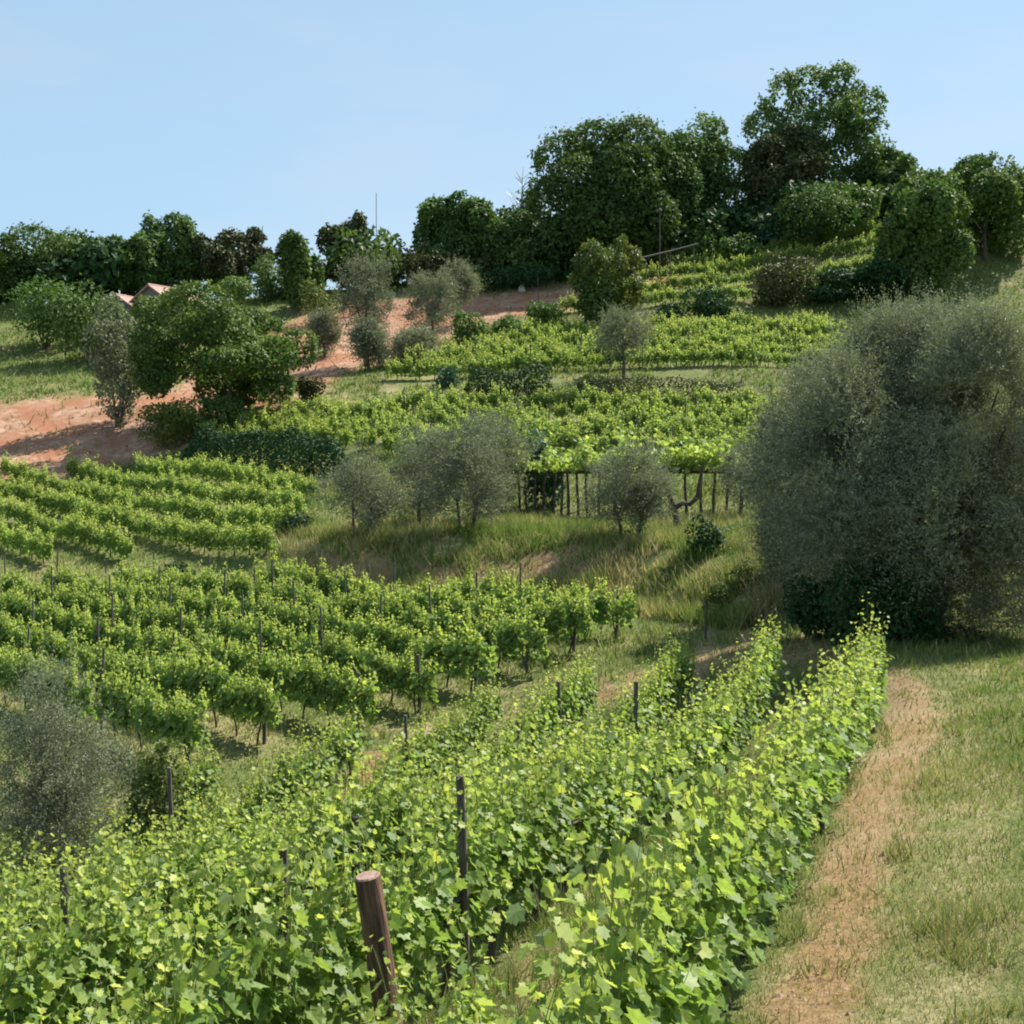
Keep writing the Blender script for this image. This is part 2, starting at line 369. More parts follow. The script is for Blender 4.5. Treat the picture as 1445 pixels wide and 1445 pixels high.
# ------------------------------------------------------------------ grape vines
def make_vine(seed, tmpl, mat, nshoot=13, lsize=.135, step=.062, z0=.62, fill=130, lmin=.55, lmax=1.0, width=1.15, spread=.26, wood=False, bendy=.28, fsd=.17):
    r = np.random.default_rng(seed); mb = MB()
    P, A, N_, S, T = [], [], [], [], []
    for k in range(nshoot):
        b = np.array([r.uniform(-width / 2, width / 2), r.normal(0, .05), r.uniform(z0, z0 + .15)])
        d = unit(np.array([r.normal(0, .22), r.normal(0, spread), 1.0])); Ls = r.uniform(lmin, lmax) * (1.25 if r.random() < .16 else 1)
        nst = int(Ls / step); t = np.linspace(0, 1, nst)
        bend = np.array([r.normal(0, .18), r.normal(0, bendy), 0])
        pts = b + d * (t * Ls)[:, None] + bend * (t ** 2 * Ls)[:, None]; pts[:, 2] -= .22 * Ls * t ** 3 * abs(bend[1]) * 3
        if tmpl is not OVAL: tube(mb, pts[::3], .0045 - .003 * t[::3], 3, 1, cap=False)
        for q in range(2 if step > .05 else 1):
            side = np.where((np.arange(nst) + q) % 2, 1, -1)[:, None]
            o = unit(r.normal(0, 1, (nst, 3)) * [.8, 1, .35] + side * [0, .6, 0])
            P.append(pts + o * .06); A.append(o * .7 + r.normal(0, .3, (nst, 3)) - [0, 0, .45]); N_.append(o * .35 + [0, 0, .6] + r.normal(0, .55, (nst, 3)))
            S.append(lsize * r.uniform(.6, 1.3, nst) * (1 - .62 * t ** 2.2)); T.append(np.clip((t - .45) * 1.5, 0, .85) * r.uniform(.4, 1, nst))
    c = np.stack([r.uniform(-width / 2, width / 2, fill), r.normal(0, fsd, fill), r.uniform(z0 - .22, z0 + .55, fill)], -1)
    o = unit(np.stack([r.normal(0, .5, fill), np.sign(c[:, 1]) + r.normal(0, .4, fill), r.normal(0, .4, fill)], -1))
    P.append(c); A.append(o + [0, 0, -.7]); N_.append(o * .8 + [0, 0, .5] + r.normal(0, .3, (fill, 3))); S.append(lsize * r.uniform(.8, 1.3, fill)); T.append(np.zeros(fill))
    P, A, N_, S, T = map(np.concatenate, (P, A, N_, S, T))
    T = np.where(r.random(len(T)) < .03, r.uniform(.6, 1, len(T)), T)
    leaves(mb, P, A, N_, S, S * .98, tmpl, 0, T)
    if wood:
        tube(mb, [(0, 0, -.1), (.03, .02, .3), (0, 0, z0)], [.045, .035, .03], 5, 2)
    return mb.mesh('vine', [mat, M['shoot'], M['vinebark']])
def make_vtrunk(seed, z0=.72):
    r = np.random.default_rng(seed); mb = MB()
    t = np.linspace(0, 1, 8)
    pts = np.stack([.05 * np.sin(t * 5 + seed) , .04 * np.cos(t * 4 + seed * 2) - .04, -.12 + t * (z0 + .12)], -1)
    tube(mb, pts, .034 - .01 * t + r.uniform(-.004, .004, 8), 7)
    for s in (-1, 1):
        u = np.linspace(0, 1, 6)
        tube(mb, pts[-1] + np.stack([s * u * .5, .02 * np.sin(u * 6), .06 * np.sin(u * 3)], -1), .022 - .012 * u, 6)
    return mb.mesh('vine_trunk', M['vinebark'])
V_NEAR = [make_vine(100 + k, VINE, M['vine'], 22, .105, .050, .55, 210, .5, 1.25, spread=.07, bendy=.12, fsd=.085) for k in range(7)]
V_MID = [make_vine(200 + k, VLOW, M['vine'], 17, .14, .065, .68, 170, .6, 1.1, 1.45, spread=.14, bendy=.2, fsd=.13) for k in range(6)]
V_FAR = [make_vine(300 + k, VLOW, M['vine_far'], 19, .19, .10, .55, 80, .6, 1.35, 1.7, spread=.11, wood=True, bendy=.15, fsd=.11) for k in range(5)]
TRK = [make_vtrunk(400 + k) for k in range(4)]
rnd = random.Random(5)

def wire_part(pts, root, b):
    mb = MB(); tube(mb, np.asarray(pts) - b, .002, 4); link_mesh('trellis_wire', mb.mesh('trellis_wire', M['metal']), root)

def vine_row(pts, rz, label, group, variants, trunks=True, wires=(), sc=1.0, skip=0.0, sy=1.0):
    """pts: where each vine of the row stands, in order"""
    b = pts[len(pts) // 2]
    root = empty('vine_row', b, label, 'vine row', group)
    for q, p_ in enumerate(pts):
        if rnd.random() < skip: continue
        a = (rz[q] if hasattr(rz, '__len__') else rz) + (math.pi if rnd.random() < .5 else 0) + rnd.uniform(-.06, .06)
        s = sc * (rnd.uniform(.93, 1.07) if trunks else rnd.choice((.82, .93, 1.0, 1.04, 1.1)))
        v = link_mesh('vine', rnd.choice(variants), root, p_ - b, a, (s, s * sy, s * rnd.uniform(.92, 1.1)))
        if trunks: link_mesh('trunk', rnd.choice(TRK), v)
    for h in wires:
        wire_part([p_ + [0, 0, h] for p_ in pts], root, b)
    return root

def posts_mesh(r, h, n=9, end=True, seed=0, mat='stake'):
    rr = np.random.default_rng(seed); mb = MB()
    t = np.linspace(0, 1, 9); pts = np.stack([.012 * np.sin(t * 4 + seed), .01 * np.cos(t * 3 + seed), -.3 + t * (h + .3)], -1)
    tube(mb, pts, r * (1.04 - .06 * t + rr.uniform(-.02, .02, 9)), n, 0, cap=False)
    a = np.linspace(0, 2 * math.pi, n, endpoint=False)
    top = pts[-1]
    # bevelled saw-cut top
    ring1 = top + np.stack([np.cos(a) * r * .97, np.sin(a) * r * .97, np.full(n, .0)], -1)
    ring2 = top + np.stack([np.cos(a) * r * .86, np.sin(a) * r * .86, np.full(n, r * .10)], -1)
    mb.add(np.vstack([ring1, ring2]), np.stack([np.arange(n), (np.arange(n) + 1) % n, n + (np.arange(n) + 1) % n, n + np.arange(n)], -1), 1)
    mb.add(ring2, [list(range(n))], 1)
    return mb.mesh('post', [M[mat], M['postend' if mat == 'post' else mat]])
def post(name, p_, r, h, label, cat='post', group=None, tilt=(0, 0), mat='stake', seed=0, n=9):
    o = link_mesh(name, posts_mesh(r, h, n, True, seed, mat), None, p_)
    o.rotation_euler = (R(tilt[0]), R(tilt[1]), seed)
    return tag(o, label, cat, group)

# --- slope in front of the camera: rows running down and away
FD = np.array([.373, 1.0]); FU = [-1.58] + [-4.05 - 2.3 * k for k in range(8)]
FEND = [21.3, 25.3, 27.3, 27.6, 27.8, 26.0, 24.6, 22.5, 20.0]
FLAB = ['grapevine row bordering the grassy dirt track', 'grapevine row holding the thick brown post, second from the dirt track',
        'grapevine row on the near slope, third from the dirt track', 'grapevine row on the near slope, fourth from the dirt track',
        'grapevine row on the near slope, fifth from the dirt track', 'grapevine row on the near slope, sixth from the dirt track',
        'grapevine row on the near slope, seventh from the dirt track', 'grapevine row on the near slope, eighth from the dirt track',
        'grapevine row on the near slope, farthest of all from the dirt track']
frz = math.atan2(FD[1], FD[0]); flen = math.hypot(*FD)
def fpos(i, Y):
    x = FU[i] + FD[0] * Y; return np.array([x, Y, gz(x, Y)])
for i_ in range(9):
    ysr = np.arange(FEND[i_], 3.2, -1.0 / flen)
    pts = [fpos(i_, y) for y in ysr]
    pts = [q for q in pts if CX + F * q[0] / q[1] > -130]
    if len(pts) < 3: continue
    r_ = vine_row(pts, frz, FLAB[i_], 'vine rows on the near slope', V_NEAR, True, (.75, 1.05), 1.0)
    if i_ == 1:
        for xx, yy, ss in ((-.66, 6.25, .72), (-.22, 6.5, .72)):
            link_mesh('vine', V_NEAR[2], r_, np.array([xx, yy, gz(xx, yy)]) - np.array(r_.location), frz, ss)
def frow_at(i, px): return FU[i] / ((px - CX) / F - FD[0])
def fpost(px, top, i, r, label, mat='stake', tilt=(0, 0), seed=0, group=None):
    off = 0.0 if r > .06 else -.12 if i == 0 else .10      # stakes stand on the open side of their row
    Y = (FU[i] + off) / ((px - CX) / F - FD[0]); p_ = fpos(i, Y); p_[0] += off; p_[2] = gz(p_[0], p_[1]); h = (HOR - top) * Y / F - p_[2]
    print('post', px, top, 'row', i, 'Y %.1f h %.2f' % (Y, h))
    return post('vineyard_post', p_, r, float(np.clip(h, 1.2, 2.5)), label, 'post', group, tilt, mat, seed, 14 if r > .06 else 8)
FU.append(-3.55)
fpost(518, 1228, 9, .08, 'thick round brown post with pale sawn top rising from vine leaves', 'post', (1.5, 0), 3).rotation_euler = (R(2), R(-9.5), 0)
bpy.data.objects['vineyard_post'].location.x += .26
for a in [(655, 1095, 1, .034, 'slim dark brown post standing between leaves beyond the thick post'),
          (502, 1150, 2, .042, 'dark stake just behind the thick sawn post'),
          (396, 1196, 2, .045, 'short dark post stub among the vines left of the thick post'),
          (476, 1092, 4, .035, 'dark stake at the sixth row end near the orange path'),
          (575, 1010, 4, .035, 'tall dark stake beside the orange bend of the path'),
          (730, 1018, 3, .035, 'dark stake halfway up the fourth row below the green headland'),
          (790, 962, 3, .045, 'square dark stake just before the end of the fourth row'),
          (893, 962, 2, .045, 'dark stake in front of the red patch on the headland'),
          (800, 1075, 2, .045, 'dark stake deep in the third row, half hidden by leaves'),
          (1173, 1003, 0, .040, 'black stake close to the far end of the track-side row'),
          (1131, 1003, 0, .022, 'thin dark stake beside the black stake of the track-side row'),
          (246, 1062, 5, .040, 'short dark stake on the grass by the leafy bush'),
          (95, 1225, 3, .040, 'dark stake at the edge of the near slope vines')]:
    fpost(a[0], a[1], a[2], a[3], a[4], seed=a[0] % 17, tilt=(rnd.uniform(-2, 2), rnd.uniform(-3, 1)))

# --- level block in the hollow: rows running away to the left
MD = np.array([-.731, .683]); MN = np.array([.683, .731]); mrz = math.atan2(MD[1], MD[0])
ORD = ['front', 'second', 'third', 'fourth', 'fifth', 'sixth', 'seventh', 'eighth', 'ninth', 'tenth', 'rearmost']
MC = [14.85 + 2.05 * k for k in range(9)]; MR = np.interp(MC, [14.85, 16.9, 19.7, 22.4, 25.0, 27.7, 30.8, 33], [262, 392, 568, 660, 755, 850, 935, 930])
def diag_row(c, ok, step):
    out_ = []
    for t in np.arange(-40, 80, step):
        q = MN * c + MD * t
        if q[1] > 5:
            px = CX + F * q[0] / q[1]
            if ok(px, q[1]): out_.append(np.array([q[0], q[1], gz(q[0], q[1])]))
    return out_
for k, c in enumerate(MC):
    g = np.random.default_rng(k)
    def ok(px, Y, k=k):
        lo = -60
        return lo < px < MR[k] and knotY(px, 0) - 1.5 < Y < knotY(px, 1) - 4.6
    pts = diag_row(c, ok, 1.0)
    print('mid', k, c, len(pts))
    if len(pts) < 3: continue
    lab = ORD[k] + ' vine row of the level middle vineyard, counted from the path'
    vine_row(pts, mrz, lab, 'vine rows of the middle vineyard', V_MID, True, (.8, 1.3), 1.02, .03, .72)
    for j in range(0, len(pts), 4):
        end = j == 0
        post('vineyard_post', pts[j] + [.08, .05, 0], .05 if end else .03, 1.5 if end else 2.25,
             ('stout dark end post of the ' if end else 'thin grey stake standing in the ') + ORD[k] + ' row of the middle vineyard', 'post',
             'end posts of the middle vineyard' if end else 'thin stakes in the %s row of the middle vineyard' % ORD[k], (rnd.uniform(-2, 2), rnd.uniform(-3, 3)), 'stake', j + k, 7)

# --- left slope block
for k in range(9):
    c = 26.5 + 2.75 * k
    def ok2(px, Y): return -60 < px < np.interp(Y, [54, 62, 72, 82], [395, 430, 470, 470]) and knotY(px, 2) + .8 < Y < knotY(px, 4) - 3.6
    pts = diag_row(c, ok2, 1.25)
    if len(pts) > 2:
        vine_row(pts, mrz, '%s vine row up the sloping vineyard below the red field' % (ORD[k] if k else 'lowest'), 'vine rows of the sloping vineyard', V_FAR, False, (), .82)

# --- upper blocks: rows that follow the contour
def contour_rows(ka, kb, fr, px0, px1, label, group, sc, step=1.5):
    for k, f_ in enumerate(fr):
        pts = []; px = px0[k] if hasattr(px0, '__len__') else px0
        while px < px1:
            a, b = knotY(px, ka), knotY(px, kb); Y = a + (b - a) * f_ + .25 * math.sin(px * .02 + k)
            pts.append(at(px, Y)); px += step * F / Y
        for j in range(k % 3 + 1, len(pts), 6):
            post('vineyard_post', pts[j] + [.3, .1, 0], .045, 2.1 * sc, 'thin stake in the %s vine row of the %s' % (ORD[k], label.split(' of the ')[1]), 'post', 'thin stakes in the %s row of the %s' % (ORD[k], label.split(' of the ')[1]), (0, rnd.uniform(-4, 4)), 'stake', j, 6)
        d = np.gradient(np.array(pts), axis=0); rz = np.arctan2(d[:, 1], d[:, 0])
        vine_row(pts, rz, label % ORD[k], group, V_FAR, False, (), sc, .02)
contour_rows(5, 6, [.06, .26, .47, .69, .93], [300, 430, 300, 400, 330], 1090, '%s vine row of the terrace above the pergola', 'vine rows above the pergola', .95)
contour_rows(8, 9, [.08, .27, .46, .64, .82, .98], [560, 610, 590, 640, 680, 720], 1260, '%s vine row of the terrace behind the lone olive', 'vine rows behind the lone olive', 1.0)
contour_rows(10, 11, [.10, .42, .72, .97], [800, 830, 890, 960], 1300, '%s vine row of the topmost vineyard below the woods', 'vine rows of the topmost vineyard', 1.0)

# ------------------------------------------------------------------ trees and bushes
def lobes_for(r, n, rx, ry, rz, lr=(.30, .48), up=0.0):
    out_ = []
    for k in range(n):
        d = unit(r.normal(0, 1, 3)); d[2] = d[2] * .9 + up
        d = unit(d); q = r.uniform(*lr)
        out_.append((d * (1.08 - q) * np.array([rx, ry, rz]) * r.uniform(.82, 1.0), q * np.array([rx, ry, rz]) * r.uniform(.65, 1.3, 3)))
    out_.append((np.zeros(3), np.array([rx, ry, rz]) * .55))
    lo = np.min([a - b for a, b in out_], 0); hi = np.max([a + b for a, b in out_], 0); E = np.array([rx, ry, rz])
    k = 2 * E / (hi - lo)
    return [((a - (hi + lo) / 2) * k, b * k) for a, b in out_]
DOME = [(-.58,0,.42,.44),(-.15,.1,.58,.44),(.30,-.1,.55,.45),(.62,0,.30,.40),(-.74,0,-.10,.36),(.74,.1,-.15,.34),(-.45,-.45,.0,.42),(.15,-.5,.15,.42),(.45,-.35,-.35,.40),(-.2,-.5,-.45,.42),(-.6,-.2,-.6,.36),(.1,.4,-.1,.5),(.75,-.1,-.6,.30),(.0,0,-.2,.5)]
TALL = [(-.50,0,.55,.36),(-.15,.1,.72,.30),(.28,-.1,.66,.34),(.62,0,.42,.32),(-.74,.1,.15,.34),(.78,0,.0,.30),(.1,-.3,.25,.40),(-.35,-.3,-.05,.40),(.45,-.2,-.15,.36),(-.7,-.1,-.45,.30),(.6,.1,-.55,.30),(-.1,-.2,-.55,.40),(.15,.2,-.85,.26),(0,0,0,.45)]
def crown_mesh(seed, rx, ry, rz, n, size, mat, nl=14, gap=.30, lr=(.30, .48), under=.6, aspect=.62, tmpl=OVAL, shag=.13, lobes=None):
    r = np.random.default_rng(seed); mb = MB()
    lobes = [(np.array(q[:3]) * [rx, ry, rz], np.array([rx, ry, rz]) * q[3]) for q in lobes] if lobes else lobes_for(r, nl, rx, ry, rz, lr)
    wgt = np.array([np.prod(b) ** (2 / 3) for a, b in lobes]); wgt /= wgt.sum()
    li = r.choice(len(lobes), n, p=wgt); Cn = np.array([a for a, b in lobes])[li]; Rd = np.array([b for a, b in lobes])[li]
    d = unit(r.normal(0, 1, (n, 3)))
    rad = 1 - np.abs(r.normal(0, shag, n)) + (r.random(n) < .16) * r.uniform(0, .21, n)
    P = Cn + d * Rd * rad[:, None]
    s = min(rx, rz)
    dens = noise3(P / (s * .26) + seed) * .6 + noise3(P / (s * .10) + seed * 2) * .4
    keep = (dens > gap + .06) & ~((d[:, 2] < -.35) & (r.random(n) > under))
    P, d = P[keep], d[keep]; k = len(P)
    N_ = unit(d * .6 + [0, 0, .35] + r.normal(0, .55, (k, 3))); A = np.cross(N_, r.normal(0, 1, (k, 3))) + [0, 0, -.25]
    sz = size * r.uniform(.6, 1.3, k)
    leaves(mb, P, A, N_, sz, sz * aspect, tmpl)
    return mb.mesh('crown', mat), lobes
def trunk_mesh(seed, h, zc, lobes, r0, mat='bark', nl=7, lean=(0, 0), thin=.35):
    r = np.random.default_rng(seed); mb = MB(); t = np.linspace(0, 1, 9)
    top = np.array([lean[0], lean[1], zc])
    pts = np.stack([lean[0] * t + .10 * r0 * 6 * np.sin(t * 5 + seed) * t, lean[1] * t + .08 * r0 * 6 * np.cos(t * 4 + seed) * t, -.4 + t * (zc + .4)], -1)
    rr = r0 * (1.0 - .55 * t) * (1 + .5 * np.exp(-t * 9))
    tube(mb, pts, rr, 9)
    for (c, b) in sorted(lobes[:-1], key=lambda q: -np.prod(q[1]))[:nl]:
        k = r.integers(4, 8); s = pts[k]; e = c + [lean[0], lean[1], zc]
        u = np.linspace(0, 1, 6)[:, None]; mid = (s + e) / 2 + [0, 0, -.06 * h * r.uniform(0, 1)]
        tube(mb, (1 - u) ** 2 * s + 2 * u * (1 - u) * mid + u ** 2 * e, (rr[k] * .55) * (1 - .85 * u[:, 0]), 6)
    return mb.mesh('trunk', M[mat])
def tree(name, label, px, Y, top, bot, wpx, mat, n, size, seed, nl=14, gap=.30, group=None, r0=None, cat='tree', dx=0, lr=(.30, .48), ry=.9, **kw):
    p_ = at(px, Y); h = (HOR - top) * Y / F - p_[2]; zb = min(max((HOR - bot) * Y / F - p_[2], .15), h * (.07 if group else .05)); w = wpx * Y / F * 1.04
    n = int(n * 2.0)
    root = empty(name, p_, label, cat, group)
    rz = max((h - zb) / 2, .5); zc = zb + rz; off = dx * Y / F
    me, lobes = crown_mesh(seed, w / 2, w / 2 * ry, rz, n, size, M[mat], nl, gap, lr, **kw)
    link_mesh('crown', me, root, (off, 0, zc))
    link_mesh('trunk', trunk_mesh(seed, h, zc, lobes, r0 or max(.05, h * .022), lean=(off, 0)), root)
    return root
def bush(name, label, px, Y, top, wpx, mat, n, size, seed, base=None, group=None, gap=.28, nl=9, cat='bush', ry=.8):
    p_ = at(px, Y)
    if base is not None: p_[2] = min(p_[2], (HOR - base) * Y / F)
    h = max((HOR - top) * Y / F - p_[2], .5); w = wpx * Y / F
    root = empty(name, p_, label, cat, group)
    me, lobes = crown_mesh(seed, w / 2, w / 2 * ry, h * .52, n, size, M[mat], nl, gap, (.36, .55), .9)
    link_mesh('foliage', me, root, (0, 0, h * .50))
    mb = MB(); r = np.random.default_rng(seed)
    for c, b in lobes[:6]:
        e = c + [0, 0, h * .5]; u = np.linspace(0, 1, 5)[:, None]; s = np.array([r.normal(0, .08), r.normal(0, .08), -.2])
        tube(mb, s + (e - s) * u + [0, 0, .1] * (u * (1 - u)), (.035 + .01 * h) * (1 - .8 * u[:, 0]), 5)
    link_mesh('stem', mb.mesh('stem', M['bark']), root)
    return root

def olive_crown(seed, rx, ry, rz, ntw, nlf, leaf, lobes, twl=.55, gap=.30, droop=.25, zmin=-99):
    r = np.random.default_rng(seed); mb = MB()
    wgt = np.array([np.prod(b) ** (2 / 3) for a, b in lobes]); wgt /= wgt.sum()
    li = r.choice(len(lobes), ntw, p=wgt); Cn = np.array([a for a, b in lobes])[li]; Rd = np.array([b for a, b in lobes])[li]
    d = unit(r.normal(0, 1, (ntw, 3))); P = Cn + d * Rd * (1 - np.abs(r.normal(0, .22, ntw)))[:, None]
    s = min(rx, rz); dens = noise3(P / (s * .24) + seed) * .7 + noise3(P / (s * .10) + seed) * .3
    k = (dens > gap + .18) & (P[:, 2] > zmin); P, d = P[k], d[k]; ntw = len(P)
    tw = unit(d * .8 + [0, 0, .55] + r.normal(0, .35, (ntw, 3))); L = twl * r.uniform(.5, 1.3, ntw) * np.where(r.random(ntw) < .22, 2.1, 1)
    t = np.tile(np.linspace(.05, 1, nlf), ntw)
    rep = lambda a: np.repeat(a, nlf, 0)
    PP = rep(P) + rep(tw) * (t * rep(L))[:, None] - np.array([0, 0, 1]) * (droop * t ** 2 * rep(L))[:, None]
    o = unit(r.normal(0, 1, (len(PP), 3)))
    A = rep(tw) * .55 + o * .8; N_ = np.cross(A, r.normal(0, 1, (len(PP), 3))) + [0, 0, .35]
    sz = leaf * r.uniform(.7, 1.25, len(PP)) * (1 - .3 * t)
    leaves(mb, PP, A, N_, sz, sz * .27, OVAL)
    return mb.mesh('crown', M['olive'])
def olive(label, px, Y, top, bot, wpx, ntw, nlf, leaf, seed, nl=12, group='olive trees on the terraces', twl=.55, gap=.30, r0=.13, lr=(.30, .46), dx=0, ry=.9, stems=1, name='olive_tree', base=None):
    p_ = at(px, Y); h = (HOR - top) * Y / F - p_[2]; zb = max((HOR - bot) * Y / F - p_[2], .3); w = wpx * Y / F * 1.06
    if Y < 70 and name == 'olive_tree': zb = max((HOR - bot - 24) * Y / F - p_[2], .3) if Y > 40 else -1.6
    root = empty(name, p_, label, 'tree', group)
    rz = (h - zb) / 2; zc = zb + rz; r = np.random.default_rng(seed); lobes = lobes_for(r, nl, w / 2 * .92, w / 2 * ry, rz * .92, lr)
    off = dx * Y / F
    link_mesh('crown', olive_crown(seed, w / 2, w / 2 * ry, rz, ntw, nlf, leaf, lobes, twl, gap, .25, .35 - zc), root, (off, 0, zc))
    for s in range(stems):
        a = s * 2.2; q = .25 * (stems > 1)
        link_mesh('trunk', trunk_mesh(seed + s, h, zc * (1 - .1 * s), lobes[s * 2:] , r0 * (1 - .2 * s), lean=(off + .5 * math.cos(a) * (stems > 1), .5 * math.sin(a) * (stems > 1))), root, (q * math.cos(a), q * math.sin(a), 0))
    return root

# the big olives at the track
olive('huge silver grey olive tree overhanging the dirt track', 1300, 30.5, 400, 960, 440, 48000, 12, .12, 11, 20, 'big olives by the track', .6, .26, .30, (.26, .44), ry=.8, stems=2)
olive('grey olive crown spreading behind the huge track-side olive', 1150, 37, 490, 905, 185, 28000, 11, .135, 12, 20, 'big olives by the track', .6, .24, .22, (.26, .40))
olive('grey green olive at the lower edge of the near slope, beside a leafy bush', 100, 21.5, 905, 1165, 200, 7000, 12, .085, 13, 16, None, .45, .26, .12)
bush('bush', 'leafy green bush in front of the grey olive below the middle vineyard', 212, 20.8, 1045, 105, 'lime', 4200, .11, 14, 1180)
# olive terrace
for a in [('twin-stemmed silvery olive on the bank behind the middle vineyard', 507, 52, 640, 722, 118, 2600, 10, .17, 21, 2),
          ('hazy grey olive set back between two olives on the bank', 592, 56, 602, 720, 92, 2200, 10, .17, 22, 1),
          ('dark full olive with bare straight trunk on the bank', 655, 51, 588, 738, 138, 4200, 10, .16, 23, 2),
          ('tall rounded olive rising behind the dark full olive', 706, 57, 562, 708, 98, 2600, 10, .17, 24, 1),
          ('silver olive casting a black shadow down the bank before the pergola', 886, 48, 622, 770, 128, 3800, 10, .16, 25, 2)]:
    olive(a[0], a[1], a[2], a[3], a[4], a[5], a[6], a[7], a[8], a[9], 11, 'olive trees on the bank', .6, .30, .11, stems=a[10])
olive('lone umbrella-shaped olive on the grass ledge below the upper vines', 880, 94, 438, 505, 78, 1500, 9, .30, 26, 9, None, .8, .30, .16)
olive('low leaning olive at the edge of the great olive', 1040, 52, 628, 690, 70, 1200, 9, .17, 27, 8, None, .5, .30, .08, dx=12)
for k, a in enumerate([('tall grey olive at the lower rim of the red field', 516, 104, 352, 455, 76), ('round silvery olive on the red field with a pool of shade', 610, 113, 383, 440, 74),
          ('small olive behind the silvery olive on the red field', 646, 122, 368, 410, 58), ('small pale olive at the edge of the red field by the big tree', 458, 108, 440, 480, 38),
          ('dark olive bush below the tall grey olive', 520, 101, 452, 500, 50), ('low grey olive beside the dark olive bush', 585, 103, 466, 505, 56)]):
    olive(a[0], a[1], a[2], a[3], a[4] + 26, a[5], 1900, 9, .32, 30 + k, 9, 'olives round the red field', .8, .28, .15)

# woods along the crest
for k, a in enumerate([
 ('far leafy tree at the wood edge behind the red roofs', 180, 140, 333, 425, 84, 'midgreen', 6000),
 ('tall green tree behind the pink-roofed house', 240, 143, 298, 420, 95, 'midgreen', 8000),
 ('broad olive-brown tree behind the big rounded tree', 325, 143, 318, 420, 118, 'olivebrown', 9000),
 ('narrow dark green tree before the gap of sky', 425, 132, 328, 432, 62, 'oak', 6000),
 ('dark tree with a knobbly raised crown beside the pole', 492, 142, 300, 392, 82, 'olivebrown', 6000),
 ('pale-topped rounded tree at the end of the crest wood', 632, 145, 272, 385, 92, 'midgreen', 8000),
 ('soft mid-green rounded tree in the crest wood', 694, 142, 280, 395, 118, 'midgreen', 9000),
 ('small sparse tree with bare twigs in the crest wood', 748, 146, 246, 385, 64, 'midgreen', 3500),
 ('great dark domed tree, broadest of the crest wood', 862, 140, 168, 392, 208, 'oak', 26000),
 ('green tree wedged against the great domed tree', 965, 143, 190, 385, 112, 'midgreen', 11000),
 ('loose open tree letting sky through low down', 1022, 148, 160, 345, 118, 'oak', 8000),
 ('tallest tree of the hilltop, gaps of sky in its crown', 1158, 150, 92, 288, 192, 'oak', 17000),
 ('olive-brown tree in front of the tallest tree', 1110, 145, 172, 330, 118, 'olivebrown', 10000),
 ('small tree on the skyline right of the tallest tree', 1248, 148, 205, 340, 88, 'midgreen', 6000),
 ('dark tree closing the top vineyard on the hill', 1302, 122, 240, 432, 130, 'oak', 12000),
 ('dark tree at the far end of the hill beyond the top vineyard', 1390, 130, 215, 400, 150, 'oak', 10000),
 ('leafy tree beyond the pink-roofed house at the wood edge', 60, 142, 318, 430, 150, 'oak', 9000)]):
    n_, gp = a[7], .30
    if 'gaps of sky' in a[0] or 'open tree' in a[0]: gp = .37
    if 'sparse' in a[0]: gp = .45
    tree('deciduous_tree', a[0], a[1], a[2], a[3], a[4], a[5], a[6], n_, .50, 50 + k, 20 if n_ > 9000 else 13, gp, 'trees along the crest', lr=(.24, .40), lobes=DOME if 'domed tree, broadest' in a[0] else TALL if 'tallest tree of' in a[0] else None)
tree('deciduous_tree', 'big rounded tree with yellowish top standing on the red field', 322, 88, 396, 575, 250, 'broadleaf', 30000, .30, 81, 26, .31, None, .30, lr=(.20, .34))
bush('tall_shrub', 'tall grey green shrub beside the big rounded tree', 166, 90, 415, 92, 'olive', 6500, .28, 82, None, None, .33, 12, 'shrub')
tree('deciduous_tree', 'yellow-green young tree standing above the vines by the red field', 856, 116, 336, 425, 104, 'lime', 8500, .34, 83, 20, .37, None, .16, lr=(.2, .36))
bush('bush', 'dark green bush at the foot of the yellow-green young tree', 845, 115.2, 385, 72, 'oak', 3000, .34, 183, 436)
tree('fig_tree', 'small blue-green fig tree at the end of the pergola', 768, 60, 604, 668, 58, 'bluegreen', 1500, .24, 84, 9, .3, None, .06, cat='tree')
